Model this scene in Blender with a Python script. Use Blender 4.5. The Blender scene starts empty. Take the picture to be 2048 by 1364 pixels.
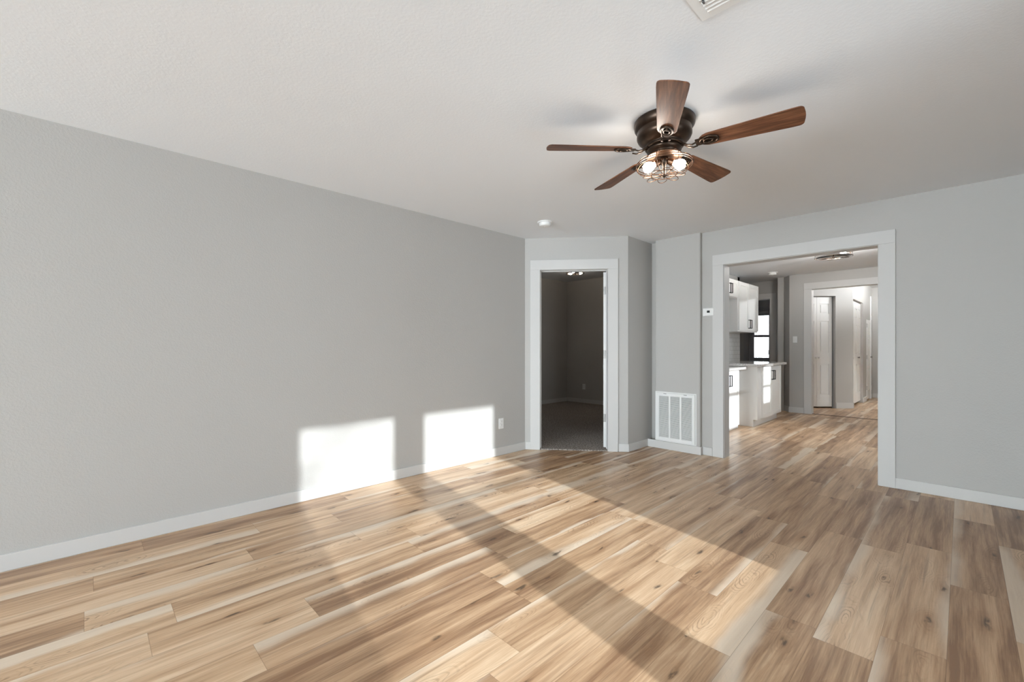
import bpy, bmesh, math, random
from mathutils import Vector, Matrix
random.seed(4)
SC = bpy.context.scene
COL = SC.collection
PI = math.pi

# ------------------------------------------------------------------ camera
cam_d = bpy.data.cameras.new('camera')
cam = bpy.data.objects.new('camera', cam_d); COL.objects.link(cam)
cam.location = (0, 0, 1.185)
cam.rotation_euler = (PI/2, 0, math.radians(45.82))
cam_d.sensor_width = 36
cam_d.lens = 36*874.6/2048
cam_d.shift_y = 12/2048
cam_d.clip_start = 0.02
SC.camera = cam

# ------------------------------------------------------------------ light
SKY_SIDE, SKY_ENDS, SKY_NORTH = 4.2, 26.0, .6
SUN_DIR = Vector((-1, 0.18, -0.36)).normalized()
sun_d = bpy.data.lights.new('sun', 'SUN'); sun_d.energy = 5.6; sun_d.angle = math.radians(1.0)
sun_d.color = (0.92, 0.965, 1.0)
sun = bpy.data.objects.new('sun', sun_d); COL.objects.link(sun)
sun.rotation_euler = SUN_DIR.to_track_quat('-Z', 'Y').to_euler()
world = bpy.data.worlds.new('world'); SC.world = world; world.use_nodes = True
bg = world.node_tree.nodes['Background']
bg.inputs['Color'].default_value = (0.82, 0.92, 1.0, 1)
# sky strength shaped by direction to spread light deeper: strong along y, weak sideways
_w = world.node_tree
_tc = _w.nodes.new('ShaderNodeTexCoord'); _sx = _w.nodes.new('ShaderNodeSeparateXYZ'); _w.links.new(_tc.outputs['Generated'], _sx.inputs[0])
_sq = _w.nodes.new('ShaderNodeMath'); _sq.operation = 'ABSOLUTE'; _w.links.new(_sx.outputs[1], _sq.inputs[0])
_mr = _w.nodes.new('ShaderNodeMapRange'); _mr.interpolation_type = 'SMOOTHSTEP'
for _k, _v in (('From Min', .45), ('From Max', .92), ('To Min', SKY_SIDE), ('To Max', SKY_ENDS)): _mr.inputs[_k].default_value = _v
_w.links.new(_sq.outputs[0], _mr.inputs['Value'])
_m2 = _w.nodes.new('ShaderNodeMapRange'); _m2.interpolation_type = 'SMOOTHSTEP'
for _k, _v in (('From Min', 0), ('From Max', .6), ('To Min', 1.0), ('To Max', SKY_NORTH)): _m2.inputs[_k].default_value = _v
_w.links.new(_sx.outputs[1], _m2.inputs['Value'])
_mm = _w.nodes.new('ShaderNodeMath'); _mm.operation = 'MULTIPLY'; _w.links.new(_mr.outputs[0], _mm.inputs[0]); _w.links.new(_m2.outputs[0], _mm.inputs[1])
_m3 = _w.nodes.new('ShaderNodeMapRange'); _m3.interpolation_type = 'SMOOTHSTEP'
for _k, _v in (('From Min', -.08), ('From Max', .30), ('To Min', 1.15), ('To Max', 1.4)): _m3.inputs[_k].default_value = _v
_w.links.new(_sx.outputs[2], _m3.inputs['Value'])
_m4 = _w.nodes.new('ShaderNodeMath'); _m4.operation = 'MULTIPLY'; _w.links.new(_mm.outputs[0], _m4.inputs[0]); _w.links.new(_m3.outputs[0], _m4.inputs[1])
_w.links.new(_m4.outputs[0], bg.inputs['Strength'])

def portal(loc, rot, sx, sy):
    d = bpy.data.lights.new('portal', 'AREA'); d.shape = 'RECTANGLE'; d.size = sx; d.size_y = sy
    d.cycles.is_portal = True
    o = bpy.data.objects.new('portal', d); COL.objects.link(o); o.location = loc; o.rotation_euler = rot

SC.view_settings.view_transform = 'Standard'
SC.view_settings.look = 'None'
SC.view_settings.gamma = 1
SC.view_settings.use_curve_mapping = False
SC.view_settings.exposure = 0.34
SC.cycles.max_bounces = 14
SC.cycles.diffuse_bounces = 8
SC.cycles.glossy_bounces = 5
SC.cycles.transparent_max_bounces = 12
SC.cycles.sample_clamp_indirect = 6

# ------------------------------------------------------------------ materials
class NT:
    def __init__(s, name):
        s.m = bpy.data.materials.new(name); s.m.use_nodes = True
        s.t = s.m.node_tree; s.b = s.t.nodes['Principled BSDF']
    def n(s, typ, **kw):
        nd = s.t.nodes.new(typ)
        for k, v in kw.items():
            if k.startswith('i_'):
                key = k[2:]
                nd.inputs[int(key) if key.isdigit() else key].default_value = v
            else: setattr(nd, k, v)
        return nd
    def l(s, a, b): s.t.links.new(a, b)
    def math(s, op, a, b=None, c=None, clamp=False):
        nd = s.n('ShaderNodeMath', operation=op, use_clamp=clamp)
        for i, v in enumerate((a, b, c)):
            if v is None: continue
            if isinstance(v, (int, float)): nd.inputs[i].default_value = v
            else: s.l(v, nd.inputs[i])
        return nd.outputs[0]
    def sstep(s, v, lo, hi, a=0.0, b=1.0):
        nd = s.n('ShaderNodeMapRange', interpolation_type='SMOOTHSTEP')
        s.l(v, nd.inputs['Value'])
        for k, x in (('From Min', lo), ('From Max', hi), ('To Min', a), ('To Max', b)):
            if isinstance(x, (int, float)): nd.inputs[k].default_value = x
            else: s.l(x, nd.inputs[k])
        return nd.outputs[0]
    def comb(s, x, y, z):
        nd = s.n('ShaderNodeCombineXYZ')
        for i, v in enumerate((x, y, z)):
            if isinstance(v, (int, float)): nd.inputs[i].default_value = v
            else: s.l(v, nd.inputs[i])
        return nd.outputs[0]
    def noise(s, vec, scale, detail=2, rough=.5, dist=0):
        nd = s.n('ShaderNodeTexNoise')
        nd.inputs['Scale'].default_value = scale; nd.inputs['Detail'].default_value = detail
        nd.inputs['Roughness'].default_value = rough; nd.inputs['Distortion'].default_value = dist
        s.l(vec, nd.inputs['Vector']); return nd.outputs['Fac']
    def mix(s, f, a, b, mode='MIX'):
        nd = s.n('ShaderNodeMix', data_type='RGBA', blend_type=mode)
        for k, v in ((0, f), (6, a), (7, b)):
            if isinstance(v, (int, float)): nd.inputs[k].default_value = v
            elif isinstance(v, tuple): nd.inputs[k].default_value = v + (1,) if len(v) == 3 else v
            else: s.l(v, nd.inputs[k])
        return nd.outputs[2]
    def ramp(s, f, stops):
        nd = s.n('ShaderNodeValToRGB'); cr = nd.color_ramp
        while len(cr.elements) < len(stops): cr.elements.new(.5)
        for e, (p, c) in zip(cr.elements, stops): e.position = p; e.color = c + (1,)
        s.l(f, nd.inputs[0]); return nd.outputs[0]
    def obj(s): return s.n('ShaderNodeTexCoord').outputs['Object']
    def bump(s, h, strength, dist=.002):
        nd = s.n('ShaderNodeBump'); nd.inputs['Strength'].default_value = strength
        nd.inputs['Distance'].default_value = dist
        s.l(h, nd.inputs['Height']); s.l(nd.outputs[0], s.b.inputs['Normal'])

def plain(name, col, rough=.5, metal=0, spec=.5, emit=None, es=0):
    m = NT(name)
    m.b.inputs['Base Color'].default_value = col + (1,)
    m.b.inputs['Roughness'].default_value = rough
    m.b.inputs['Metallic'].default_value = metal
    m.b.inputs['Specular IOR Level'].default_value = spec
    if emit: m.b.inputs['Emission Color'].default_value = emit + (1,); m.b.inputs['Emission Strength'].default_value = es
    return m.m

def paint(name, col, rough, sc, strength, var=.02):
    m = NT(name); v = m.obj()
    big = m.noise(v, 1.3, 3)
    c2 = tuple(x*(1-var) for x in col)
    m.l(m.mix(big, col, c2), m.b.inputs['Base Color'])
    m.b.inputs['Roughness'].default_value = rough
    a = m.noise(v, sc, 3, .55); b = m.sstep(a, .42, .62)
    m.bump(b, strength, .0015)
    return m.m

M = {}
M['wall'] = paint('wall_paint', (.468, .455, .435), .6, 95, .24)
M['ceiling'] = paint('ceiling_paint', (.835, .858, .885), .8, 70, .12)
M['trim'] = paint('white_trim', (.60, .59, .575), .6, 30, .05)
M['cab'] = plain('cabinet_white', (.84, .84, .83), .5, 0, .3)
M['door'] = plain('door_white', (.82, .82, .81), .35)
M['plastic'] = plain('white_plastic', (.80, .80, .79), .35)
M['black'] = plain('black_metal', (.012, .012, .013), .4, .6)
M['screen'] = plain('dark_screen', (.01, .012, .012), .15)
M['nickel'] = plain('satin_nickel', (.34, .33, .32), .45, .8)
M['chrome'] = plain('chrome', (.55, .52, .50), .15, 1)
M['dark'] = plain('dark_void', (.03, .03, .03), .9)
M['slot'] = plain('outlet_slot', (.12, .12, .12), .6)
M['vinyl'] = plain('window_vinyl', (.78, .78, .79), .4)
M['shade_grey'] = plain('backlit_shade_grey', (.42, .41, .42), .45)  # white joinery against the light: its shade is put into this grey
M['copper'] = plain('antique_copper', (.21, .12, .075), .38, 1)
M['bulb'] = plain('lit_bulb', (1, .95, .85), .3, emit=(1, .93, .84), es=62)
M['bulb_kitchen'] = plain('lit_bulb_kitchen', (1, .95, .85), .3, emit=(1, .97, .93), es=620)
M['bulb_dim'] = plain('lit_bulb_dim', (1, .95, .88), .3, emit=(1, .86, .72), es=75)

def bronze():
    m = NT('oil_rubbed_bronze'); v = m.obj()
    n = m.noise(v, 14, 3)
    m.l(m.mix(n, (.035, .024, .018), (.075, .048, .032)), m.b.inputs['Base Color'])
    m.b.inputs['Metallic'].default_value = .85; m.b.inputs['Roughness'].default_value = .33
    return m.m
M['bronze'] = bronze()

def glass():
    m = NT('clear_glass'); t = m.t
    tr = m.n('ShaderNodeBsdfTransparent'); gl = m.n('ShaderNodeBsdfGlossy'); gl.inputs['Roughness'].default_value = .03
    fr = m.n('ShaderNodeFresnel'); fr.inputs['IOR'].default_value = 1.45
    tr.inputs['Color'].default_value = (.96, .97, .97, 1)
    mx = m.n('ShaderNodeMixShader'); m.l(fr.outputs[0], mx.inputs[0]); m.l(tr.outputs[0], mx.inputs[1]); m.l(gl.outputs[0], mx.inputs[2])
    m.l(mx.outputs[0], t.nodes['Material Output'].inputs['Surface']); return m.m
M['glass'] = glass()

def blade_wood():
    m = NT('walnut_blade'); v = m.obj()
    s = m.n('ShaderNodeSeparateXYZ'); m.l(v, s.inputs[0]); x, y, z = s.outputs
    p = m.comb(m.math('MULTIPLY', x, 2.2), m.math('MULTIPLY', y, 26), z)
    g = m.noise(p, 2.0, 6, .62, .6)
    fine = m.noise(m.comb(m.math('MULTIPLY', x, 6), m.math('MULTIPLY', y, 160), z), 2, 2)
    c = m.ramp(g, [(.30, (.055, .022, .012)), (.48, (.13, .052, .026)), (.62, (.20, .085, .042)), (.8, (.27, .125, .062))])
    c = m.mix(m.sstep(fine, .5, .75, 0, .45), c, (.04, .018, .01))
    m.l(c, m.b.inputs['Base Color']); m.b.inputs['Roughness'].default_value = .45; m.b.inputs['Specular IOR Level'].default_value = .28
    return m.m
M['blade'] = blade_wood()

def floor_wood():
    m = NT('oak_vinyl_plank'); v = m.obj()
    s = m.n('ShaderNodeSeparateXYZ'); m.l(v, s.inputs[0]); x, y, z = s.outputs
    W = .1927; L = 1.22
    u = m.math('DIVIDE', m.math('ADD', x, .426), W)
    row = m.math('FLOOR', u); fx = m.math('FRACT', u)
    wn = m.n('ShaderNodeTexWhiteNoise', noise_dimensions='1D'); m.l(row, wn.inputs['W'])
    vv = m.math('ADD', m.math('DIVIDE', y, L), m.math('MULTIPLY', wn.outputs['Value'], 7.31))
    colm = m.math('FLOOR', vv); fy = m.math('FRACT', vv)
    wc = m.n('ShaderNodeTexWhiteNoise', noise_dimensions='3D'); m.l(m.comb(row, colm, 3.3), wc.inputs['Vector'])
    sc = m.n('ShaderNodeSeparateColor'); m.l(wc.outputs['Color'], sc.inputs[0]); r1, r2, r3 = sc.outputs
    w2 = m.n('ShaderNodeTexWhiteNoise', noise_dimensions='3D'); m.l(m.comb(row, colm, 9.1), w2.inputs['Vector'])
    s2 = m.n('ShaderNodeSeparateColor'); m.l(w2.outputs['Color'], s2.inputs[0]); q1, q2, q3 = s2.outputs
    ox = m.math('MULTIPLY', r2, 37.0); oy = m.math('MULTIPLY', r3, 53.0)
    lx = m.math('MULTIPLY', m.math('SUBTRACT', fx, .5), W)        # metres across plank
    ly = m.math('MULTIPLY', fy, L)
    # knots: cells stretched along the plank
    kx = m.math('ADD', m.math('MULTIPLY', lx, 7.0), ox); ky = m.math('ADD', m.math('MULTIPLY', ly, 2.1), oy)
    wob = m.noise(m.comb(m.math('MULTIPLY', x, 9), m.math('MULTIPLY', y, 3.2), oy), 1.0, 3)
    wob2 = m.noise(m.comb(m.math('MULTIPLY', x, 9), m.math('MULTIPLY', y, 3.2), ox), 1.0, 3)
    kx2 = m.math('ADD', kx, m.math('MULTIPLY', m.math('SUBTRACT', wob, .5), .55)); ky2 = m.math('ADD', ky, m.math('MULTIPLY', m.math('SUBTRACT', wob2, .5), .5))
    vo = m.n('ShaderNodeTexVoronoi', voronoi_dimensions='2D', feature='F1'); vo.inputs['Scale'].default_value = 1.0
    m.l(m.comb(kx2, ky2, 0), vo.inputs['Vector']); d = vo.outputs['Distance']
    vs = m.n('ShaderNodeSeparateColor'); m.l(vo.outputs['Color'], vs.inputs[0]); vr = vs.outputs[0]; vg = vs.outputs[1]
    has = m.sstep(vr, .40, .46)
    size = m.math('MULTIPLY_ADD', vg, .10, .05)
    core = m.math('MULTIPLY', m.sstep(m.math('DIVIDE', d, size), .25, 1.0, 1.0, 0.0), has)
    halo = m.math('MULTIPLY', m.sstep(d, .04, .42, 1.0, 0.0), has)
    # growth rings that bend round the knots
    ringph = m.math('ADD', m.math('MULTIPLY', d, 85.0), m.math('MULTIPLY', wob, 16.0))
    ring = m.math('MULTIPLY_ADD', m.math('SINE', ringph), .5, .5)
    ringm = m.math('MULTIPLY', m.math('MULTIPLY', m.sstep(ring, .62, 1.0), m.sstep(d, .1, .55, 1.0, 0.0)), m.math('MULTIPLY', m.sstep(q2, .25, .7), m.sstep(m.noise(m.comb(m.math('MULTIPLY', x, 22), m.math('MULTIPLY', y, 7), ox), 1.0, 3, .6), .38, .62)))
    # grain
    gp = m.comb(m.math('ADD', m.math('MULTIPLY', m.math('ADD', lx, m.math('MULTIPLY', d, .022)), 17.0), ox), m.math('ADD', m.math('MULTIPLY', ly, .85), oy), r1)
    g = m.noise(gp, 1.0, 6, .66, .15)
    fp = m.comb(m.math('ADD', m.math('MULTIPLY', x, 150.0), ox), m.math('ADD', m.math('MULTIPLY', y, 3.5), oy), 0.0)
    fg = m.noise(fp, 1.0, 3, .6)
    mp = m.comb(m.math('ADD', m.math('MULTIPLY', x, 42.0), oy), m.math('ADD', m.math('MULTIPLY', y, 1.1), ox), 0.0)
    mg = m.noise(mp, 1.0, 4, .6)
    tone = m.math('ADD', m.math('ADD', m.math('MULTIPLY_ADD', g, 1.25, -.15), m.math('MULTIPLY_ADD', r1, .34, -.17)), m.math('MULTIPLY_ADD', fg, .36, -.18))
    c = m.ramp(tone, FLOOR_RAMP)
    c = m.mix(m.sstep(mg, .52, .72, 0, .50), c, FL_DARK)
    c = m.mix(m.math('MULTIPLY', ringm, .6), c, FL_RING)
    # pinkish-grey drift
    c = m.mix(m.math('MULTIPLY', q3, .30), c, m.mix(1.0, c, (.93, .90, .92), 'MULTIPLY'))
    # sapwood streak down one side
    side = m.math('GREATER_THAN', q1, .5)
    f = m.math('ABSOLUTE', m.math('SUBTRACT', side, fx))
    edge = m.noise(m.comb(m.math('MULTIPLY', r2, 19), m.math('ADD', m.math('MULTIPLY', ly, 1.7), oy), 0.0), 1.0, 3)
    lim = m.math('ADD', m.math('MULTIPLY_ADD', q2, .62, -.20), m.math('MULTIPLY', m.math('SUBTRACT', edge, .5), .75))
    sapw = m.math('MULTIPLY_ADD', q3, .22, .04)
    sap = m.sstep(m.math('DIVIDE', m.math('SUBTRACT', lim, f), sapw), -.5, 1.0)
    c = m.mix(m.math('MULTIPLY', sap, .72), c, m.mix(m.sstep(fg, .35, .75, 0, .5), FL_SAP, FL_SAP2))
    hs = m.math('MULTIPLY', halo, m.sstep(mg, .30, .62, .35, 1.0))
    c = m.mix(m.math('MULTIPLY', hs, .62), c, m.mix(1.0, c, (.62, .50, .39), 'MULTIPLY'))
    crack = m.noise(m.comb(m.math('MULTIPLY', x, 70), m.math('MULTIPLY', y, 18), oy), 1.0, 3)
    core = m.math('MULTIPLY', core, m.sstep(crack, .32, .62))
    c = m.mix(m.math('MULTIPLY', core, .85), c, FL_KNOT)
    sx = m.math('MINIMUM', fx, m.math('SUBTRACT', 1.0, fx)); sy = m.math('MINIMUM', fy, m.math('SUBTRACT', 1.0, fy))
    seam = m.math('MINIMUM', m.math('MULTIPLY', sx, W), m.math('MULTIPLY', sy, L))
    sm = m.sstep(seam, .0004, .0016, 1.0, 0.0)
    c = m.mix(m.math('MULTIPLY', sm, .6), c, m.mix(1.0, c, (.45, .38, .32), 'MULTIPLY'))
    m.l(c, m.b.inputs['Base Color'])
    m.l(m.math('MULTIPLY_ADD', fg, .12, .29), m.b.inputs['Roughness'])
    m.b.inputs['Specular IOR Level'].default_value = .42
    h = m.math('SUBTRACT', m.math('MULTIPLY', fg, .12), sm)
    m.bump(h, .25, .0008)
    return m.m
FLOOR_RAMP = [(.20, (.26, .145, .078)), (.40, (.455, .29, .168)), (.57, (.60, .41, .254)), (.80, (.76, .575, .39))]
FL_DARK = (.23, .14, .08); FL_RING = (.20, .115, .06); FL_SAP = (.76, .65, .52); FL_SAP2 = (.64, .52, .40); FL_KNOT = (.055, .032, .02)
M['floor'] = floor_wood()

def granite():
    m = NT('speckled_granite'); v = m.obj()
    a = m.noise(v, 85, 3, .7); b = m.noise(v, 190, 2, .6); c3 = m.noise(v, 35, 2)
    c = m.mix(m.sstep(a, .50, .60), (.62, .60, .58), (.30, .27, .25))
    c = m.mix(m.sstep(b, .60, .66), c, (.05, .045, .045))
    c = m.mix(m.sstep(c3, .62, .72, 0, .7), c, (.75, .74, .72))
    m.l(c, m.b.inputs['Base Color']); m.b.inputs['Roughness'].default_value = .12
    return m.m
M['granite'] = granite()

def carpet():
    m = NT('speckled_carpet'); v = m.obj()
    a = m.noise(v, 75, 3, .7); b = m.noise(v, 3, 2)
    c = m.mix(m.sstep(a, .40, .62), (.15, .125, .11), (.55, .49, .44))
    c = m.mix(m.math('MULTIPLY', b, .25), c, (.16, .14, .13))
    m.l(c, m.b.inputs['Base Color']); m.b.inputs['Roughness'].default_value = .95
    m.b.inputs['Specular IOR Level'].default_value = .1
    m.bump(a, 1.0, .012)
    return m.m
M['carpet'] = carpet()

def tile():
    m = NT('white_tile'); v = m.obj()
    s = m.n('ShaderNodeSeparateXYZ'); m.l(v, s.inputs[0])
    br = m.n('ShaderNodeTexBrick'); br.inputs['Scale'].default_value = 1
    br.inputs['Brick Width'].default_value = .15; br.inputs['Row Height'].default_value = .075; br.inputs['Mortar Size'].default_value = .003
    br.inputs['Color1'].default_value = (.72, .72, .71, 1); br.inputs['Color2'].default_value = (.70, .70, .69, 1); br.inputs['Mortar'].default_value = (.5, .5, .49, 1)
    m.l(m.comb(s.outputs[1], s.outputs[2], 0.0), br.inputs['Vector'])
    m.l(br.outputs['Color'], m.b.inputs['Base Color']); m.b.inputs['Roughness'].default_value = .15
    return m.m
M['tile'] = tile()

# ------------------------------------------------------------------ mesh helpers
class MB:
    def __init__(s): s.v = []; s.f = []; s.sm = []
    def add(s, vs, fs, smooth=False):
        o = len(s.v); s.v += [tuple(p) for p in vs]
        for f in fs: s.f.append([i+o for i in f]); s.sm.append(smooth)
        return s
    def box(s, a, b, mat=None):
        x0, y0, z0 = [min(p, q) for p, q in zip(a, b)]; x1, y1, z1 = [max(p, q) for p, q in zip(a, b)]
        vs = [Vector(p) for p in ((x0,y0,z0),(x1,y0,z0),(x1,y1,z0),(x0,y1,z0),(x0,y0,z1),(x1,y0,z1),(x1,y1,z1),(x0,y1,z1))]
        if mat: vs = [mat @ p for p in vs]
        return s.add(vs, [(0,3,2,1),(4,5,6,7),(0,1,5,4),(1,2,6,5),(2,3,7,6),(3,0,4,7)])
    def prism(s, pts, z0, z1, mat=None, smooth=False):      # pts counter-clockwise
        n = len(pts)
        vs = [Vector((x, y, z0)) for x, y in pts] + [Vector((x, y, z1)) for x, y in pts]
        if mat: vs = [mat @ p for p in vs]
        fs = [tuple(range(n-1, -1, -1)), tuple(range(n, 2*n))] + [(i, (i+1) % n, n+(i+1) % n, n+i) for i in range(n)]
        return s.add(vs, fs)
    def lathe(s, prof, seg=40, mat=None, smooth=True):       # prof: (r, z) list
        vs = []; fs = []
        for r, z in prof:
            for k in range(seg):
                a = 2*PI*k/seg; vs.append(Vector((r*math.cos(a), r*math.sin(a), z)))
        for i in range(len(prof)-1):
            for k in range(seg):
                k2 = (k+1) % seg
                fs.append((i*seg+k, (i+1)*seg+k, (i+1)*seg+k2, i*seg+k2))
        if mat: vs = [mat @ p for p in vs]
        s.add(vs, fs, smooth)
        return s
    def tube(s, pts, r, seg=8, closed=False, flat=None):
        pts = [Vector(p) for p in pts]; n = len(pts); vs = []; fs = []
        up0 = Vector((0, 0, 1)); prev = None
        for i, p in enumerate(pts):
            if closed: t = pts[(i+1) % n] - pts[i-1]
            else: t = pts[min(i+1, n-1)] - pts[max(i-1, 0)]
            t.normalize()
            ref = up0 if prev is None else prev
            if abs(t.dot(ref)) > .95 and prev is None: ref = Vector((1, 0, 0))
            a = (ref - t*ref.dot(t)).normalized(); b = t.cross(a); prev = a
            rr = r[i] if isinstance(r, (list, tuple)) else r
            ra, rb = (rr, rr) if flat is None else (rr*flat, rr)
            for k in range(seg):
                an = 2*PI*k/seg; vs.append(p + a*ra*math.cos(an) + b*rb*math.sin(an))
        m = n if closed else n-1
        for i in range(m):
            for k in range(seg):
                k2 = (k+1) % seg; j = (i+1) % n
                fs.append((i*seg+k, i*seg+k2, j*seg+k2, j*seg+k))
        if not closed: fs += [tuple(range(seg-1, -1, -1)), tuple(range((n-1)*seg, n*seg))]
        return s.add(vs, fs, True)
    def ring(s, R, z, r, seg=48, tseg=8, c=(0, 0)):
        return s.tube([(c[0]+R*math.cos(2*PI*k/seg), c[1]+R*math.sin(2*PI*k/seg), z) for k in range(seg)], r, tseg, True)
    def build(s, name, mat, parent=None, bevel=0, loc=None, rot=None, recalc=True):
        me = bpy.data.meshes.new(name); me.from_pydata(s.v, [], s.f)
        for p, q in zip(me.polygons, s.sm): p.use_smooth = q
        if recalc:
            bm = bmesh.new(); bm.from_mesh(me); bmesh.ops.recalc_face_normals(bm, faces=bm.faces); bm.to_mesh(me); bm.free()
        me.materials.append(mat)
        o = bpy.data.objects.new(name, me); COL.objects.link(o)
        if parent: o.parent = parent
        if loc: o.location = loc
        if rot: o.rotation_euler = rot
        if bevel:
            b = o.modifiers.new('bevel', 'BEVEL'); b.width = bevel; b.segments = 2; b.limit_method = 'ANGLE'
        return o

def struct(o): o['kind'] = 'structure'; return o
def tag(o, label, cat, group=None):
    o['label'] = label; o['category'] = cat
    if group: o['group'] = group
    return o
def empty(name, loc=(0, 0, 0), rz=0, parent=None):
    o = bpy.data.objects.new(name, None); COL.objects.link(o); o.location = loc; o.rotation_euler = (0, 0, rz)
    o.empty_display_size = .1
    if parent: o.parent = parent
    return o

def frame(p0, p1):
    """matrix: local x along p0->p1, y to its left, z up"""
    d = Vector((p1[0]-p0[0], p1[1]-p0[1], 0)); L = d.length; d.normalize(); n = Vector((-d.y, d.x, 0))
    m = Matrix(((d.x, n.x, 0, p0[0]), (d.y, n.y, 0, p0[1]), (0, 0, 1, 0), (0, 0, 0, 1)))
    return m, L

def wall(name, p0, p1, H, T=.12, openings=(), ext=(0, 0), mat='wall', z0=0):
    """visible face on p0->p1, thickness to the left. openings (s0,s1,z0,z1)"""
    m, L = frame(p0, p1); b = MB(); s = -ext[0]
    for (a, c, lo, hi) in sorted(openings):
        b.box((s, 0, z0), (a, T, H), m)
        if lo > z0: b.box((a, 0, z0), (c, T, lo), m)
        if hi < H: b.box((a, 0, hi), (c, T, H), m)
        s = c
    b.box((s, 0, z0), (L+ext[1], T, H), m)
    return struct(b.build(name, M[mat]))

# ------------------------------------------------------------------ room shell
H = 2.44; HK = 2.485; HB = 2.60; HR = 2.57
XR = .55
YB = -6.4
LX = -3.53
PA = (-3.53, 3.64); PB = (-2.63, 4.385)
wall('wall_left', (LX, YB), (LX, 3.64), H+.06, .12, ext=(.12, 0))
wall('wall_corner', PA, PB, HB, .11, [(.160, .959, 0, 2.085)])
wall('wall_corner_side', PB, (-2.63, 4.93), HB, .12)
wall('wall_nook', (-2.63, 4.93), (-2.50, 4.93), HB, .08)
wall('wall_far', (-2.53, 4.87), (XR, 4.87), HB, .14, [(.745, 2.045, 0, 2.075)], ext=(0, .14))
wall('wall_right', (XR, 4.87), (XR, YB), H+.06, .14, [(2.41, 3.41, .40, 2.12), (3.60, 4.52, .40, 2.12)], ext=(0, .12))
wall('wall_back', (XR, YB), (LX, YB), H+.06, .12, [(.15, 1.95, .08, 2.2), (2.13, 3.73, .08, 2.2)])
struct(MB().box((-2.53, 4.82, 0), (-2.0, 4.90, H+.03)).build('wall_chase', M['wall'], bevel=.012))

struct(MB().box((-6.3, YB-.2, -.06), (.75, 13.5, 0)).build('floor', M['floor']))
struct(MB().prism([(-3.65, YB-.15), (.7, YB-.15), (.7, 4.99), (-2.70, 4.99), (-2.70, 4.42), (-3.60, 3.68)][::1], H, H+.04).build('ceiling', M['ceiling']))

# bedroom behind the corner door
cp = [(-6.1, 3.70), (-3.56, 3.70), (-3.444, 3.711), (-2.769, 4.270), (-2.95, 4.6), (-2.95, 7.6), (-6.1, 7.6)]
struct(MB().prism(cp, 0, .012).build('floor_bedroom', M['carpet']))
struct(MB().prism([(-6.2, 3.6), (-3.7, 3.6), (-2.60, 4.51), (-2.60, 7.7), (-6.2, 7.7)], HB, HB+.05).build('ceiling_bedroom', M['ceiling']))
wall('wall_bedroom_left', (-6.0, 3.70), (-6.0, 7.5), HB, .1, ext=(.1, .1))
wall('wall_bedroom_far', (-6.0, 7.5), (-3.02, 7.5), HB, .1, ext=(.1, .0))
wall('wall_bedroom_right', (-3.02, 7.5), (-3.02, 4.9), HB, .06)
wall('wall_bedroom_near', (-3.6, 3.72), (-6.0, 3.72), HB, .1, ext=(.05, .1))

# kitchen
wall('wall_kitchen_left', (-2.9, 5.01), (-2.9, 8.75), HB, .06)
wall('wall_kitchen_near_left', (-2.9, 8.75), (-4.1, 8.75), HB, .1)
wall('wall_kitchen_nook', (-4.1, 8.75), (-4.1, 9.62), HK, .1, ext=(.1, .1))
wall('wall_kitchen_doorway', (-4.1, 9.62), (-2.50, 9.62), HB, .12, [(.70, 1.47, 0, 2.145)], ext=(.1, 0))
wall('wall_kitchen_corner', (-2.50, 9.62), (-2.19, 9.17), HB, .10)
wall('wall_kitchen_far', (-2.19, 9.17), (XR, 9.17), HB, .12, [(.325, 1.64, 0, 2.22)], ext=(0, .14))
wall('wall_kitchen_right', (XR, 9.17), (XR, 5.01), HB, .14, [(1.95, 2.42, 1.25, 1.95), (2.55, 3.93, 1.0, 2.12)])
struct(MB().box((-4.2, 4.97, HK), (.7, 9.75, HK+.05)).build('ceiling_kitchen', M['ceiling']))

# wash room with the window, behind the kitchen doorway
wall('wall_washroom_left', (-4.2, 9.74), (-4.2, 11.6), HK, .1, ext=(.1, .1))
wall('wall_washroom_far', (-4.2, 11.6), (-2.6, 11.6), HK+.05, .12, [(.58, 1.36, .84, 2.03)], ext=(.1, 0))
wall('wall_washroom_right', (-2.6, 11.6), (-2.6, 9.74), HK+.05, .05)
struct(MB().box((-4.3, 9.70, HK), (-2.5, 11.75, HK+.05)).build('ceiling_washroom', M['ceiling']))

# back room
PR = (-1.47, 10.59); PL = (-2.31, 9.75)
DL = math.hypot(PR[0]-PL[0], PR[1]-PL[1])
wall('wall_backroom_corner', PL, PR, HR, .10, [(DL-.95, DL-.325, 0, 2.17)])
wall('wall_backroom_left', PR, (-1.47, 13.2), HR, .10, [(.07, 1.25, 0, 2.12), (1.74, 2.36, 0, 1.80)])
wall('wall_backroom_near', (-2.31, 9.29), PL, HR, .10)
wall('wall_backroom_far', (-1.47, 13.2), (XR, 13.2), HR, .1, ext=(1.1, .1))
wall('wall_backroom_right', (XR, 13.2), (XR, 9.29), HR, .14, ext=(.1, 0))
wall('wall_closet', (-2.45, 9.70), (-2.45, 13.3), HR, .05)
struct(MB().box((-2.5, 9.25, HR), (.7, 13.35, HR+.05)).build('ceiling_backroom', M['ceiling']))

# portals (daylight sampling only)
portal((XR+.15, 1.96, 1.26), (0, PI/2, 0), 1.75, 1.02)
portal((XR+.15, .81, 1.26), (0, PI/2, 0), 1.75, .94)
portal((-.5, YB-.13, 1.14), (PI/2, 0, 0), 1.82, 2.14)
portal((-2.38, YB-.13, 1.14), (PI/2, 0, 0), 1.62, 2.14)
portal((XR+.15, 6.985, 1.6), (0, PI/2, 0), .72, .48)
portal((XR+.15, 5.93, 1.56), (0, PI/2, 0), 1.14, 1.38)

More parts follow.
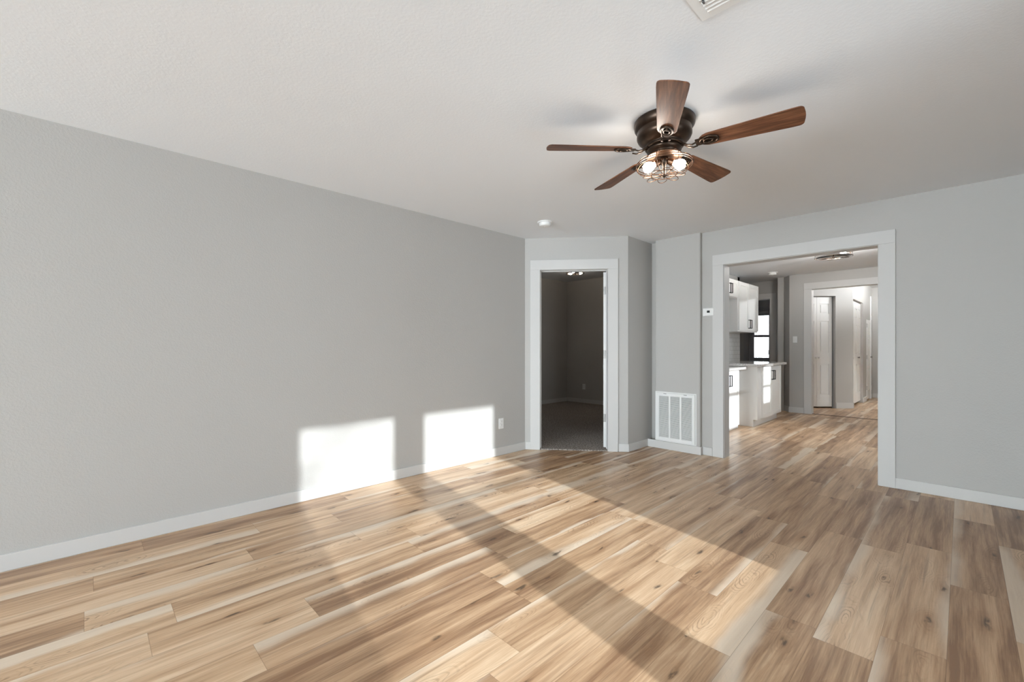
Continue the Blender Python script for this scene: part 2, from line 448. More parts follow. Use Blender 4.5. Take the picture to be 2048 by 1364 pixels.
# ------------------------------------------------------------------ trim
def base(name, pts, h=.09, t=.014, mat='trim'):
    """baseboard along a chain of points; room is on the right of the walk"""
    b = MB()
    n = len(pts); off = []
    for i in range(n):
        P = Vector(pts[i]).to_2d() if len(pts[i]) > 2 else Vector(pts[i])
        ds = []
        if i > 0: ds.append((Vector(pts[i])-Vector(pts[i-1])).normalized())
        if i < n-1: ds.append((Vector(pts[i+1])-Vector(pts[i])).normalized())
        ns = [Vector((d.y, -d.x)) for d in ds]
        if len(ns) == 2:
            m_ = (ns[0]+ns[1]).normalized(); k = t/max(.3, m_.dot(ns[0]))
        else: m_ = ns[0]; k = t
        off.append(P+m_*k)
    for i in range(n-1):
        a, c = Vector(pts[i]), Vector(pts[i+1]); a2, c2 = off[i], off[i+1]
        b.prism([(a2.x, a2.y), (c2.x, c2.y), (c.x, c.y), (a.x, a.y)], 0.001, h)
    return struct(b.build(name, M[mat], bevel=.0025))
mC, LC = frame(PA, PB)
def cw(s, t=0): p = mC @ Vector((s, t, 0)); return (p.x, p.y)
base('baseboard_left', [(LX, YB), (LX, 3.64), cw(.064)])
base('baseboard_corner', [cw(1.062), PB, (-2.63, 4.81)])
base('baseboard_chase', [(-2.612, 4.87), (-2.612, 4.82), (-2.0, 4.82), (-2.0, 4.87), (-1.885, 4.87)])
base('baseboard_far', [(-.39, 4.87), (XR, 4.87), (XR, YB), (LX, YB)])
base('baseboard_bedroom', [(-6, 3.72), (-6, 7.5), (-3.02, 7.5)])
base('baseboard_kitchen', [(-2.51, 9.60), (-2.50, 9.62), (-2.19, 9.17), (-1.965, 9.17)], h=.10)
base('baseboard_backroom_corner', [cw2 for cw2 in [(PR[0]-.318*.7071, PR[1]-.318*.7071), PR, (-1.47, 10.655)]], h=.11)
base('baseboard_backroom_left', [(-1.47, 11.845), (-1.47, 12.32)], h=.10)
base('baseboard_backroom_far', [(-1.47, 12.96), (-1.47, 13.2), (XR, 13.2)], h=.10)

def casing(parent, m, s0, s1, top, w=.11, t=.018, head=.115, T=.12, jamb=.016, back=False, left=True, right=True):
    """flat casing round an opening s0..s1 (clear width), local y=0 is wall face, room at y<0"""
    b = MB()
    if left: b.box((s0-w, -t, .001), (s0, 0, top), m)
    if right: b.box((s1, -t, .001), (s1+w, 0, top), m)
    b.box((s0-w, -t-.0015, top), (s1+w, 0, top+head), m)
    c = b.build('casing', M['trim'], parent, bevel=.002)
    b = MB()
    b.box((s0-jamb, 0.0, .001), (s0+.004, T+.004, top), m); b.box((s1-.004, 0.0, .001), (s1+jamb, T+.004, top), m)
    b.box((s0-jamb, 0.0, top-.004), (s1+jamb, T+.004, top+jamb), m)
    j = b.build('jamb', M['trim'], parent)
    return c, j

# opening to the kitchen
t1 = struct(empty('trim_1', (-1.135, 4.87, 0)))
mm, _ = frame((-2.63-t1.location.x, 0), (XR-t1.location.x, 0))
casing(t1, mm, .86, 2.13, 2.062, w=.112, T=.14, head=.112)
# opening from kitchen to back room
t2 = struct(empty('trim_2', (-1.2, 9.17, 0)))
mm, _ = frame((-2.19+1.2, 0), (XR+1.2, 0))
casing(t2, mm, .34, 1.62, 2.206, w=.113, T=.12, head=.112)
struct(MB().box((-1.86, 9.185, 0.0005), (-.56, 9.225, .006)).build('trim_3', plain('threshold_dark', (.10, .065, .04), .5), bevel=.002))

# ---- door 1 (bedroom)
d1 = struct(empty('door_1', (*cw(.56), 0)))
m1 = Matrix.Translation((-d1.location.x, -d1.location.y, 0)) @ mC
casing(d1, m1, .174, .945, 2.072, w=.112, T=.11, head=.112)
stop = MB()
stop.box((.178, .045, .012), (.188, .075, 2.068), m1); stop.box((.931, .075, .012), (.941, .085, 2.068), m1); stop.box((.178, .045, 2.058), (.941, .075, 2.068), m1)
stop.build('door_stop', M['trim'], d1)

def hinge(parent, m, x, y, z, mat='nickel', sx=.034):
    b = MB(); b.box((x, y-.0015, z-.045), (x+sx, y, z+.045), m); b.lathe([(0, z-.047), (.006, z-.047), (.006, z+.047), (0, z+.047)], 12, m @ Matrix.Translation((x+sx+.002, y-.003, 0)))
    return b.build('hinge', M[mat], parent)

hp = mC @ Vector((.940, .114, 0))
ang = math.radians(119.5)
ml = Matrix.Translation((hp.x-d1.location.x, hp.y-d1.location.y, 0)) @ Matrix.Rotation(ang, 4, 'Z')
def six_panel(m, W, Hh, T, z0=.014, rows=None, cols=2, both=True):
    """moulded panel door slab, local x width, y thickness 0..T"""
    b = MB(); rows = rows or [(.12, .40), (.45, .77), (.82, .95)]
    st = .11*min(1, W/.6); mid = st*.9
    cw_ = (W-2*st-(cols-1)*mid)/cols
    xs = [(st+i*(cw_+mid), st+i*(cw_+mid)+cw_) for i in range(cols)]
    d = .012
    b.box((0, d, z0), (W, T-d, Hh), m)
    cuts = [(a*Hh, c*Hh) for a, c in rows]
    for (y0, y1) in ((0, d), (T-d, T)):
        last = 0
        for i, (x0, x1) in enumerate(xs):
            b.box((last, y0, z0), (x0, y1, Hh), m); last = x1
            zz = z0
            for (a, c) in cuts:
                b.box((x0, y0, zz), (x1, y1, a), m); zz = c
            b.box((x0, y0, zz), (x1, y1, Hh), m)
        b.box((last, y0, z0), (W, y1, Hh), m)
        for (x0, x1) in xs:
            for (a, c) in cuts:
                g = min(.026, (x1-x0)*.2)
                ya, yb = (y0+.002, y1) if y0 == 0 else (y0, y1-.002)
                b.box((x0+g, ya, a+g), (x1-g, yb, c-g), m)
    return b
l1 = six_panel(ml, .755, 2.055, .035, .02).build('door_leaf', M['door'], d1, bevel=.001)
for z in (1.84, 1.10, .36):
    b = MB(); b.box((-.003, .002, z-.045), (.0005, .033, z+.045), ml)
    b.lathe([(0, z-.047), (.006, z-.047), (.006, z+.047), (0, z+.047)], 12, ml @ Matrix.Translation((-.005, .001, 0)))
    b.build('hinge', M['nickel'], l1)
for s_ in (-1, 1):
    b = MB(); mk = ml @ Matrix.Translation((.69, .0175+s_*.0175, .93)) @ Matrix.Rotation(-s_*PI/2, 4, 'X')
    b.lathe([(0, 0), (.032, 0), (.032, .008), (.012, .014), (.012, .03), (.026, .042), (.029, .055), (.018, .066), (0, .068)], 24, mk)
    b.build('door_knob', M['nickel'], l1)

# ---- door 2: kitchen doorway to the wash room
d2 = struct(empty('door_2', (-3.0, 9.62, 0)))
mm, _ = frame((-4.1+3.0, 0), (-2.5+3.0, 0))
casing(d2, mm, .715, 1.472, 2.13, w=.112, T=.12, head=.105)
m2 = Matrix.Translation((-2.645+3.0, .12, 0)) @ Matrix.Rotation(math.radians(104), 4, 'Z')
l2 = six_panel(m2, .735, 2.11, .035, .015).build('door_leaf', M['shade_grey'], d2, bevel=.001)  # leaf takes the grey with shade in its colour
for z in (1.90, 1.08, .3):
    b = MB(); b.box((-.002, .004, z-.045), (.0005, .033, z+.045), m2)
    b.lathe([(0, z-.047), (.006, z-.047), (.006, z+.047), (0, z+.047)], 12, m2 @ Matrix.Translation((-.004, .037, 0)))
    b.build('hinge', M['nickel'], l2)

# ---- door 3: angled bifold in the back room
def knob(parent, m, x, y, z, mat, r=.016):
    mk = m @ Matrix.Translation((x, y, z)) @ Matrix.Rotation(PI/2, 4, 'X')
    return MB().lathe([(0, 0), (r*.6, 0), (r*.5, .012), (r, .020), (r, .030), (r*.6, .036), (0, .037)], 16, mk).build('knob', M[mat], parent)
mB_, LB = frame(PL, PR)
d3 = struct(empty('door_3', ((PL[0]+PR[0])/2, (PL[1]+PR[1])/2, 0)))
m3 = Matrix.Translation((-d3.location.x, -d3.location.y, 0)) @ mB_
rows3 = [(.118, .395), (.50, .782), (.848, .937)]
a0 = DL-.945; wl = .285
for i in range(2):
    mi = m3 @ Matrix.Translation((a0+.012+i*(wl+.003), .055, 0))
    lf = six_panel(mi, wl, 2.158, .03, .028, rows3, 1).build('door_leaf', M['door'], d3, bevel=.001)
    knob(lf, mi, (wl-.025 if i == 0 else .025), 0, .976, 'plastic', .017)
MB().box((a0, .05, 2.160), (DL-.33, .085, 2.17), m3).build('door_track', M['nickel'], d3)
# ---- door 4: bifold on the side wall
mD, LD = frame(PR, (-1.47, 13.2))
d4 = struct(empty('door_4', (-1.47, 11.24, 0)))
m4 = Matrix.Translation((-d4.location.x, -d4.location.y, 0)) @ mD
for i in range(3):
    wl = .388; mi = m4 @ Matrix.Translation((.075+i*.391, .04, 0))
    lf = six_panel(mi, wl, 2.10, .03, .05, rows3, 1).build('door_leaf', M['door'], d4, bevel=.001)
    if i != 1: knob(lf, mi, (.05 if i == 0 else .05), 0, .967, 'nickel', .017)
# ---- door 5: short closet door near the far corner
d5 = struct(empty('door_5', (-1.47, 12.6, 0)))
m5 = Matrix.Translation((-d5.location.x, -d5.location.y, 0)) @ mD
mi = m5 @ Matrix.Translation((1.745, -.006, 0))
l5 = six_panel(mi, .61, 1.79, .035, .03, None, 2).build('door_leaf', M['door'], d5, bevel=.001)
for z in (1.66, .96, .28):
    MB().box((-.006, -.007, z-.045), (.012, .0, z+.045), mi).build('hinge', M['nickel'], l5)
knob(l5, mi, .56, 0, .955, 'nickel', .024)

# ------------------------------------------------------------------ windows
def sash_window(name, m, W, z0, z1, T, mat='vinyl', mid=None, rail=.045, glass=True, cas=.09, casmat='trim'):
    """double hung window in an opening; local x along wall, y outward from the room face"""
    w = struct(empty(name, tuple(m @ Vector((W/2, 0, z0)))))
    m = Matrix.Translation(-Vector(w.location)) @ m
    zm = mid if mid else (z0+z1)/2
    b = MB(); f = .03
    b.box((0, T*.35, z0), (f, T, z1), m); b.box((W-f, T*.35, z0), (W, T, z1), m)
    b.box((f, T*.35, z0), (W-f, T, z0+f), m); b.box((f, T*.35, z1-f), (W-f, T, z1), m)
    b.build('window_frame', M[mat], w, bevel=.002)
    if cas:
        b = MB(); c = cas
        b.box((-c, -.018, z0-c), (0, 0, z1+c), m); b.box((W, -.018, z0-c), (W+c, 0, z1+c), m)
        b.box((0, -.018, z1), (W, 0, z1+c), m); b.box((0, -.018, z0-c), (W, 0, z0), m)
        b.build('casing', M[casmat], w, bevel=.002)
    for k, (a, c, y) in enumerate(((z0+f, zm+rail/2, .40), (zm-rail/2, z1-f, .68))):
        b = MB(); s = rail; y0 = T*y; y1 = y0+T*.22
        b.box((f, y0, a), (f+s, y1, c), m); b.box((W-f-s, y0, a), (W-f, y1, c), m)
        b.box((f+s, y0, a), (W-f-s, y1, a+s), m); b.box((f+s, y0, c-s), (W-f-s, y1, c), m)
        so = b.build('sash', M[mat], w, bevel=.002)
        ym = (y0+y1)/2
        MB().box((f+s-.004, ym-.002, a+s-.004), (W-f-s+.004, ym+.002, c-s+.004), m).build('pane', M['glass'], so)
    return w
mR, _ = frame((XR, 4.87), (XR, YB))
sash_window('window_1', mR @ Matrix.Translation((2.41, 0, 0)), 1.0, .40, 2.12, .14, mid=1.22, rail=.035)
sash_window('window_2', mR @ Matrix.Translation((3.60, 0, 0)), .92, .40, 2.12, .14, mid=1.22, rail=.035)
mK, _ = frame((XR, 9.17), (XR, 5.01))
sash_window('window_3', mK @ Matrix.Translation((1.95, 0, 0)), .47, 1.25, 1.95, .14, mid=1.57, rail=.03)
sash_window('window_7', mK @ Matrix.Translation((2.55, 0, 0)), 1.38, 1.0, 2.12, .14)  # unseen window added for kitchen daylight, widened to light the cabinet end panel
mBk, _ = frame((XR, YB), (LX, YB))
sash_window('window_4', mBk @ Matrix.Translation((.15, 0, 0)), 1.8, .08, 2.2, .12)  # unseen back windows, added and enlarged to light the far wall
sash_window('window_5', mBk @ Matrix.Translation((2.13, 0, 0)), 1.6, .08, 2.2, .12)  # second unseen back window, added for daylight from behind
mW, _ = frame((-4.2, 11.6), (-2.6, 11.6))
sash_window('window_6', mW @ Matrix.Translation((.58, 0, 0)), .78, .84, 2.03, .12, mat='shade_grey', mid=1.45, rail=.06, cas=.12, casmat='shade_grey')

# white fence outside the wash room window
fm = plain('painted_fence', (.85, .85, .88), .6)
fb = MB()
for k in range(34):
    fb.box((-6.2+k*.14, 12.9, -.3), (-6.2+k*.14+.128, 12.925, 2.35))
tf = empty('fence', (-3.8, 12.9, -.3))
fo = fb.build('fence_boards', fm, tf, loc=(3.8, -12.9, .3))
MB().box((-6.2, 12.925, .2), (-1.45, 12.96, .3)).box((-6.2, 12.925, 1.8), (-1.45, 12.96, 1.9)).build('fence_rail', fm, tf, loc=(3.8, -12.9, .3))
tag(tf, 'white vertical board fence outside the small window beyond the kitchen', 'fence')

# garden tree whose leaves break up the sun in the nearer window
tr = empty('garden_tree', (8.2, -1.25, -.4))
tp = [(0, 0, 0), (.03, .02, 1.2), (-.04, .05, 2.4), (.05, .0, 3.4), (.0, .1, 4.3), (.02, .15, 5.4)]
tb = MB().tube(tp, [.14, .12, .10, .07, .045, .015], 10)
for k in range(9):
    a = k*2.4; z = 3.2+k*.22; l = 1.0-.05*k
    tb.tube([(0, .03, z), (math.cos(a)*l*.5, .03+math.sin(a)*l*.5, z+.25), (math.cos(a)*l, .03+math.sin(a)*l, z+.65)], [.035, .022, .008], 7)
tb.build('trunk', plain('bark', (.16, .12, .09), .9), tr)
lb = MB(); rt = random.Random(11)
cl = []
for k in range(9):
    a = k*2.4; cl.append((math.cos(a)*.75, math.sin(a)*.75, 3.9+k*.24, .42))
for k in range(1500):
    cx_, cy_, cz_, cr = cl[rt.randrange(9)]
    p = Vector((rt.gauss(0, .5), rt.gauss(0, .5), rt.gauss(0, .5)))*cr+Vector((cx_, cy_, cz_))
    e = Matrix.Translation(p) @ Matrix.Rotation(rt.random()*6.3, 4, 'Z') @ Matrix.Rotation(rt.uniform(-1.2, 1.2), 4, 'X')
    s_ = rt.uniform(.035, .06)
    lb.add([e @ Vector(q) for q in ((-s_, 0, 0), (0, -s_*.45, .005), (s_*1.1, 0, 0), (0, s_*.45, .005))], [(0, 1, 2, 3)])
lb.build('foliage', plain('leaf_green', (.10, .20, .05), .6), tr, recalc=False)
tag(tr, 'slender leafy tree standing in the side yard outside the living room windows', 'tree')

# ------------------------------------------------------------------ kitchen cabinets
def shaker(m, W, Hh, T=.02, st=.06):
    b = MB()
    b.box((0, .008, 0), (W, T, Hh), m)
    b.box((0, 0, 0), (st, .008, Hh), m); b.box((W-st, 0, 0), (W, .008, Hh), m)
    b.box((st, 0, 0), (W-st, .008, st), m); b.box((st, 0, Hh-st), (W-st, .008, Hh), m)
    return b
def bar_pull(parent, m, x, z0, z1, so=.034, r=.0055):
    b = MB()
    b.box((x-r, -so-r, z0), (x+r, -so+r, z1), m)
    for z in (z0, z1-2*r): b.box((x-r, -so, z), (x+r, 0, z+2*r), m)
    return b.build('handle', M['black'], parent, bevel=.001)
def cabinet(name, label, x_front, x_back, y0, y1, z0, z1, doors, hz, toe=None, pulls='in', group=None, extra=None):
    """fronts face +X. doors: list of (ya, yb, pull side)"""
    r = empty(name, (x_front, (y0+y1)/2, z0 if toe is None else 0))
    T = Matrix.Translation(-Vector(r.location))
    b = MB()
    b.box((x_back+.003, y0, z0), (x_front-.02, y1, z1), T)
    if toe: b.box((x_back+.003, y0, .001), (toe, y1, z0), T)
    b.build('body', M['cab'], r, bevel=.0015)
    # face-local frame: x along +Y, y pointing into the cabinet (-X)
    for (ya, yb, side, za, zb) in doors:
        mf = T @ Matrix(((0, -1, 0, x_front), (1, 0, 0, ya), (0, 0, 1, za), (0, 0, 0, 1)))
        dr = shaker(mf, yb-ya, zb-za).build('cabinet_door', M['cab'], r, bevel=.0012)
        px = (yb-ya)-.035 if side == 'r' else .035
        bar_pull(dr, mf, px, hz[0]-za, hz[1]-za)
    tag(r, label, 'cabinet', group); return r
cabinet('base_cabinet', 'white base cabinet nearest the wide opening, its door pulls partly hidden by the casing', -2.27, -2.9, 6.0, 6.85, .0, .848,
        [(6.01, 6.42, 'r', .05, .845), (6.425, 6.835, 'l', .05, .845)], (.63, .79))
cb = cabinet('base_cabinet', 'white two-door base cabinet with a toe kick at the far end of the kitchen run', -2.08, -2.9, 7.08, 8.25, .105, .893,
        [(7.235, 7.725, 'r', .115, .885), (7.73, 8.215, 'l', .115, .885)], (.675, .82), toe=-2.155)
cabinet('wall_cabinet', 'short white wall cabinet hung high over the empty range space', -2.57, -2.9, 6.9, 7.72, 1.985, 2.285,
        [(6.91, 7.308, 'r', 1.995, 2.275), (7.312, 7.70, 'l', 1.995, 2.275)], (2.04, 2.20))
cabinet('wall_cabinet', 'tall white two-door wall cabinet with black bar pulls above the granite counter', -2.57, -2.9, 7.722, 8.74, 1.445, 2.285,
        [(7.75, 8.225, 'r', 1.465, 2.275), (8.23, 8.72, 'l', 1.465, 2.275)], (1.505, 1.655))
tag(MB().box((-2.895, 5.98, .850), (-2.245, 7.075, .888)).build('countertop', M['granite'], bevel=.003), 'lower speckled granite countertop on the base cabinet nearest the opening', 'countertop')
tag(MB().box((-2.895, 7.045, .895), (-2.045, 8.40, .933)).build('countertop', M['granite'], bevel=.003), 'raised speckled granite countertop on the end base cabinet, overhanging at the right', 'countertop')
struct(MB().box((-2.9, 5.9, .89), (-2.892, 8.745, 1.984)).build('wall_backsplash', M['tile']))

# ------------------------------------------------------------------ small fittings
def outlet(name, loc, rz, label, cat='outlet', kind='outlet'):
    r = empty(name, loc, rz)      # local: x along wall, -y into room
    MB().box((-.035, -.006, -.0575), (.035, 0, .0575)).build('cover_plate', M['plastic'], r, bevel=.003)
    if kind == 'outlet':
        for z in (-.027, .012):
            s = MB().box((-.0165, -.0085, z), (.0165, -.005, z+.028)).build('socket', M['plastic'], r, bevel=.002)
            MB().box((-.008, -.009, z+.011), (-.006, -.0083, z+.021)).box((.006, -.009, z+.011), (.008, -.0083, z+.021)).box((-.002, -.009, z+.003), (.002, -.0083, z+.007)).build('slots', M['slot'], s)
    else:
        MB().box((-.005, -.018, -.004), (.005, -.005, .012)).build('toggle', M['plastic'], r, bevel=.001)
    tag(r, label, cat); return r
outlet('wall_outlet', (LX, 3.262, .345), -PI/2+PI, 'white electrical outlet on the long grey wall beside the sunlit patch')
outlet('wall_outlet', (-5.544, 7.5, .35), 0, 'white electrical outlet on the dark bedroom wall seen through the corner doorway')
outlet('light_switch', (-2.10, 9.17, 1.32), 0, 'white toggle light switch on the grey kitchen wall left of the second opening', 'light switch', 'switch')

th = empty('thermostat', (-1.925, 4.87, 1.565))
MB().box((-.062, -.012, -.045), (.062, 0, .045)).build('backplate', M['plastic'], th, bevel=.004)
MB().box((-.058, -.026, -.041), (.058, -.012, .041)).build('cover', M['plastic'], th, bevel=.006)
MB().box((-.012, -.0275, -.008), (.018, -.0255, .016)).build('screen', M['screen'], th)
tag(th, 'small white thermostat with a dark display beside the wide opening casing', 'thermostat')

# return air grille on the chase
g = empty('return_air_grille', (-2.2825, 4.82, .3785))
gx, gz = .2425, .287
b = MB(); t = .012
b.box((-gx, -.005, -gz), (-gx+.012, 0, gz)); b.box((gx-.012, -.005, -gz), (gx, 0, gz)); b.box((-gx+.012, -.005, gz-.012), (gx-.012, 0, gz)); b.box((-gx+.012, -.005, -gz), (gx-.012, 0, -gz+.012))
b.build('outer_frame', M['plastic'], g, bevel=.001)
b = MB(); ix, iz = gx-.014, gz-.014; fw = .034
b.box((-ix, -t, -iz), (-ix+fw, 0, iz)); b.box((ix-fw, -t, -iz), (ix, 0, iz)); b.box((-ix+fw, -t, iz-fw), (ix-fw, 0, iz)); b.box((-ix+fw, -t, -iz), (ix-fw, 0, -iz+fw))
w_ = 2*(ix-fw)
for k in (1, 2): xx = -ix+fw+w_*k/3; b.box((xx-.010, -t, -iz+fw), (xx+.010, 0, iz-fw))
b.build('filter_door', M['plastic'], g, bevel=.0015)
b = MB(); n = 40; hh = 2*(iz-fw)
for k in range(n):
    z = -iz+fw+hh*(k+.5)/n
    mm = Matrix.Translation((0, -.006, z)) @ Matrix.Rotation(math.radians(38), 4, 'X')
    b.box((-ix+fw, -.0058, -.0006), (ix-fw, .0058, .0006), mm)
b.build('louvers', M['plastic'], g)
MB().box((-ix+fw-.01, -.0012, -iz+fw-.01), (ix-fw+.01, -.0004, iz-fw+.01)).build('filter', plain('grey_filter', (.10, .10, .105), .9), g)
for x in (-.12, .12): MB().box((x-.018, -.0135, gz-.026), (x+.018, -.011, gz-.021)).build('latch', M['slot'], g)
tag(g, 'white louvered return air grille low on the wall chase beside the wide opening', 'vent')

# ceiling register
v = empty('ceiling_vent', (-.54, 1.53, H))
vx, vy = .155, .165
b = MB(); fw = .035
b.box((-vx, -vy, -.006), (-vx+fw, vy, 0)); b.box((vx-fw, -vy, -.006), (vx, vy, 0)); b.box((-vx+fw, vy-fw, -.006), (vx-fw, vy, 0)); b.box((-vx+fw, -vy, -.006), (vx-fw, -vy+fw, 0))
b.build('vent_frame', M['plastic'], v, bevel=.002)
b = MB()
for k in range(14):
    y = -vy+fw+(2*(vy-fw))*(k+.5)/14
    b.box((-vx+fw, -.0062, -.0007), (vx-fw, .0062, .0007), Matrix.Translation((0, y, -.006)) @ Matrix.Rotation(math.radians(-35), 4, 'X'))
b.build('louvers', M['plastic'], v)
MB().box((-vx+fw, -vy+fw, -.002), (vx-fw, vy-fw, -.0005)).build('duct_opening', plain('duct_grey', (.10, .10, .10), .8), v)
MB().box((-.003, -.007, -.014), (.003, .007, -.004), Matrix.Translation((-vx+.045, vy-.10, 0))).build('damper_lever', M['slot'], v)
for y in (vy-.017, -vy+.017): MB().lathe([(0, -.009), (.005, -.008), (.005, -.005)], 10, Matrix.Translation((0, y, 0))).build('screw', M['nickel'], v)
tag(v, 'white louvered air vent at the top edge of the living room ceiling', 'vent')

def smoke(loc, label, s=1):
    r = empty('smoke_detector', loc)
    MB().lathe([(0, 0), (.075*s, 0), (.075*s, -.008), (.070*s, -.012), (0, -.012)], 40).build('mounting_base', M['plastic'], r)
    MB().lathe([(.058*s, -.012), (.060*s, -.020), (.058*s, -.038), (.050*s, -.044), (.02*s, -.046), (0, -.046)], 40).build('cover', M['plastic'], r)
    MB().lathe([(0, -.049), (.008, -.048), (.009, -.045)], 16).build('test_button', M['plastic'], r)
    tag(r, label, 'smoke detector')
smoke((-2.918, 3.298, H), 'round white smoke detector on the living room ceiling near the corner doorway')
smoke((-2.30, 8.57, HK), 'round white smoke detector on the kitchen ceiling above the wall cabinets')

# flush ceiling lights
def flush_light(loc, R, drop, label, bulbmat, rz=0):
    r = empty('ceiling_light', loc, rz)
    MB().lathe([(0, 0), (R*.80, 0), (R*.80, -.012), (R*.74, -.022), (R*.3, -.026), (0, -.026)], 48).build('canopy', M['chrome'], r)
    up = MB().ring(R*.97, -.030, .005).build('upper_ring', M['chrome'], r)
    b = MB(); z0, z1 = -drop+.017, -drop
    b.lathe([(R, z0), (R+.003, z0), (R+.003, z1), (R-.012, z1), (R-.012, z1+.003), (R-.001, z1+.003), (R-.001, z0)], 64)
    b.build('lower_ring', M['chrome'], r)
    b = MB(); n = 8
    for k in range(n):
        a = 2*PI*k/n; c = a+2*PI/n*.5; d = a-2*PI/n*.5
        for e in (c, d):
            b.tube([(R*.97*math.cos(a), R*.97*math.sin(a), -.030), (R*math.cos(e), R*math.sin(e), z0+.003)], .0028, 6)
    b.build('cross_wires', M['bronze'], r)
    MB().lathe([(0, -drop+.012), (R-.013, -drop+.008), (R-.013, -drop+.005), (0, -drop+.009)], 48).build('glass_plate', M['glass'], r)
    MB().lathe([(0, -.026), (.022, -.026), (.022, -.060), (.012, -.066), (.008, -drop+.008), (.014, -drop), (.010, -drop-.012), (0, -drop-.014)], 24).build('hub', M['bronze'], r)
    for k in range(3):
        a = 2*PI*k/3+.5
        mt = Matrix.Rotation(a, 4, 'Z') @ Matrix.Translation((.020, 0, -.056)) @ Matrix.Rotation(PI/2, 4, 'Y')
        s = MB().lathe([(0, 0), (.015, 0), (.016, .035), (.013, .038), (0, .038)], 20, mt).build('socket', M['bronze'], r)
        q = R*.62
        MB().lathe([(.010, .038), (.013, .045), (.026, .070), (.030, .088), (.026, .105), (.014, .116), (0, .119)], 24, mt).build('bulb', M[bulbmat], s)
    tag(r, label, 'ceiling light'); return r
flush_light((-1.183, 7.069, HK), .205, .118, 'chrome caged flush ceiling light in the kitchen, seen under the wide opening header', 'bulb_kitchen')
M['bulb_fill'] = plain('fill_bulb_backroom', (1, .95, .9), .3, emit=(.95, .98, 1), es=3000)  # bulbs of an added, unseen lamp that brightens the back room
flush_light((.32, 10.9, HR), .205, .118, 'added unseen chrome caged ceiling light that brightens the back room past the second opening', 'bulb_fill')
flush_light((-4.90, 6.36, HB), .165, .085, 'small round chrome flush light on the dark bedroom ceiling', 'bulb_dim', .4)

# ------------------------------------------------------------------ ceiling fan
fan = empty('ceiling_fan', (-1.154, 2.300, H))
tag(fan, 'bronze flush-mount ceiling fan with five walnut blades and a caged light', 'ceiling fan')
MB().lathe([(0, 0), (.156, 0), (.161, -.006), (.162, -.018), (.159, -.036), (.152, -.047), (.144, -.055)], 64).build('canopy', M['bronze'], fan)
MB().lathe([(.144, -.055), (.143, -.062), (.146, -.076), (.146, -.088), (.139, -.103), (.124, -.118), (.105, -.128), (.097, -.133), (.097, -.138), (.103, -.142), (.103, -.148), (.095, -.152), (0, -.152)], 64).build('motor_housing', M['bronze'], fan)
MB().lathe([(.088, -.150), (.092, -.156), (.092, -.166), (.080, -.172), (.074, -.182), (.070, -.192), (0, -.192)], 48).build('switch_housing', M['bronze'], fan)
bz = -.163
def blade_outline():
    pts = [(.185, -.022), (.203, -.040), (.225, -.049), (.60, -.068)]
    for k in range(7):
        a = -PI/2+PI/2*k/6; pts.append((.628+.022*math.cos(a), -.046+.022*math.sin(a)))
    pts += [(.654, -.02), (.655, 0)]
    up = [(x, -y) for x, y in pts[:-1]][::-1]
    return pts+up
A0 = 1.4610
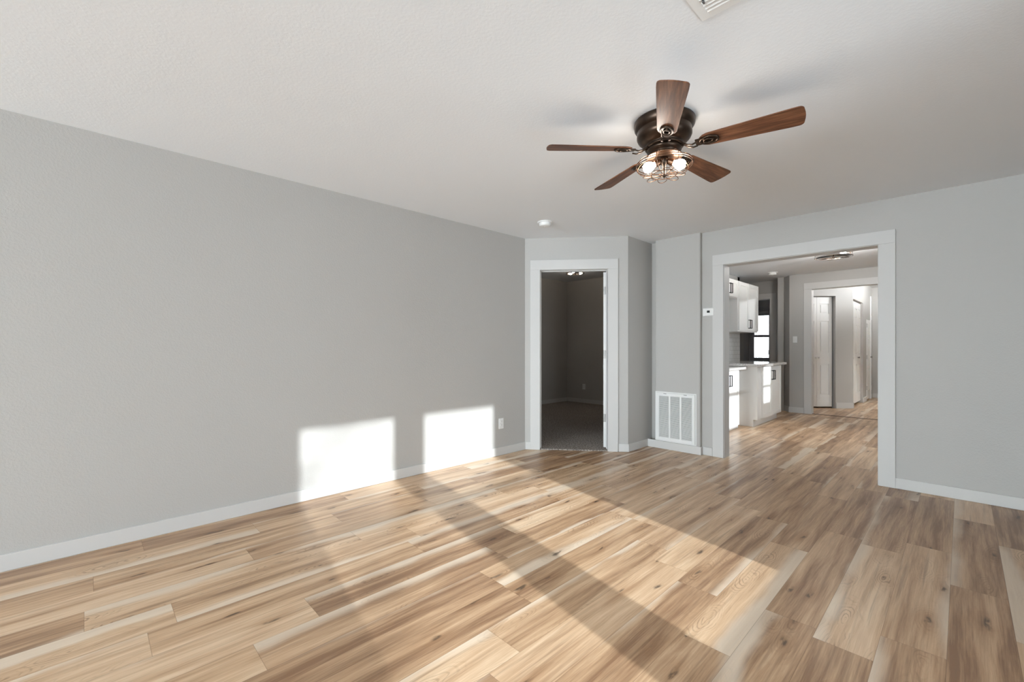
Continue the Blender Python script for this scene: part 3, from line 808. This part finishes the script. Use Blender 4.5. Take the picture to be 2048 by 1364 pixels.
for k in range(5):
    a = A0+k*2*PI/5
    mb = Matrix.Rotation(a, 4, 'Z') @ Matrix.Translation((0, 0, bz)) @ Matrix.Rotation(math.radians(-13), 4, 'X')
    bl = MB().prism(blade_outline(), .003, .009).build('blade', M['blade'], fan, bevel=.0015)
    bl.matrix_local = mb
    # blade iron: flat arm dropping from the motor, medallion under the blade root
    b = MB()
    inv = mb.inverted()
    arm = [Matrix.Rotation(a, 4, 'Z') @ Vector(p) for p in ((.080, 0, -.150), (.105, 0, -.155), (.128, 0, -.170), (.150, 0, -.176), (.172, 0, -.171))]
    for sgn in (-1, 1):
        pts = []
        for i, p in enumerate(arm):
            side = Matrix.Rotation(a, 4, 'Z') @ Vector((0, sgn*(.010+.003*i), 0))
            pts.append(inv @ (p+side))
        b.tube(pts, .0055, 8, flat=.7)
    b.box((.165, -.024, -.004), (.195, .024, .003))
    oval = [(.232+.044*math.cos(t), .030*math.sin(t), 0) for t in [2*PI*i/28 for i in range(28)]]
    b.tube([(x, y, -.001) for x, y, z in oval], .0055, 8, True)
    oval = [(.228+.022*math.cos(t), .015*math.sin(t), -.004) for t in [2*PI*i/20 for i in range(20)]]
    b.tube(oval, .004, 6, True)
    b.prism([(.195, -.026), (.235, -.028), (.262, -.016), (.268, 0), (.262, .016), (.235, .028), (.195, .026), (.186, 0)], .0, .003)
    br = b.build('blade_bracket', M['bronze'], bl)
    for (x, y) in ((.206, -.013), (.206, .013), (.25, 0)):
        MB().lathe([(0, -.0035), (.003, -.003), (.0042, 0)], 10, Matrix.Translation((x, y, 0))).build('screw', M['copper'], bl)
# light kit
MB().lathe([(.070, -.190), (.092, -.194), (.094, -.200), (.088, -.204), (.03, -.203), (0, -.203)], 48).build('light_pan', M['copper'], fan)
MB().lathe([(.0, -.203), (.020, -.203), (.022, -.222), (.016, -.240), (.010, -.246), (.007, -.292), (.011, -.298), (.009, -.306), (.004, -.313), (0, -.315)], 24).build('center_post', M['bronze'], fan)
for k in range(2):
    a = math.radians(212+k*180)     # sockets splay outwards
    mt = Matrix.Rotation(a, 4, 'Z') @ Matrix.Translation((.016, 0, -.222)) @ Matrix.Rotation(PI/2+math.radians(22), 4, 'Y')
    s = MB().lathe([(0, 0), (.013, 0), (.017, .008), (.019, .030), (.021, .034), (.018, .035), (0, .032)], 24, mt).build('socket', M['copper'], fan)
    MB().lathe([(.011, .033), (.013, .040), (.024, .056), (.0295, .072), (.0285, .086), (.019, .098), (0, .103)], 24, mt).build('bulb', M['bulb'], s)
b = MB()
b.ring(.149, -.238, .0026, 64); b.ring(.149, -.250, .0026, 64); b.ring(.094, -.200, .0035, 48)
b.ring(.068, -.297, .0022, 48)
for k in range(8):
    a = 2*PI*k/8+.2; c, s = math.cos(a), math.sin(a)
    pr_ = [(.090, -.196), (.115, -.203), (.138, -.220), (.149, -.240), (.146, -.256), (.128, -.275), (.10, -.290), (.068, -.297), (.034, -.300), (.008, -.302)]
    b.tube([(r*c, r*s, z) for r, z in pr_], .0018, 6)
for k in range(8):      # scalloped loops round the bottom
    a = 2*PI*k/8+.2+PI/8
    loop = []
    for i in range(15):
        t = PI*i/14; rr = .066+.046*math.sin(t); da = (i/14-.5)*.80
        loop.append((rr*math.cos(a+da), rr*math.sin(a+da), -.297-.006*math.sin(t)))
    b.tube(loop, .0018, 6)
b.build('cage', M['copper'], fan)
MB().lathe([(0, -.320), (.003, -.316), (.006, -.306), (0, -.304)], 12).build('finial', M['bronze'], fan)
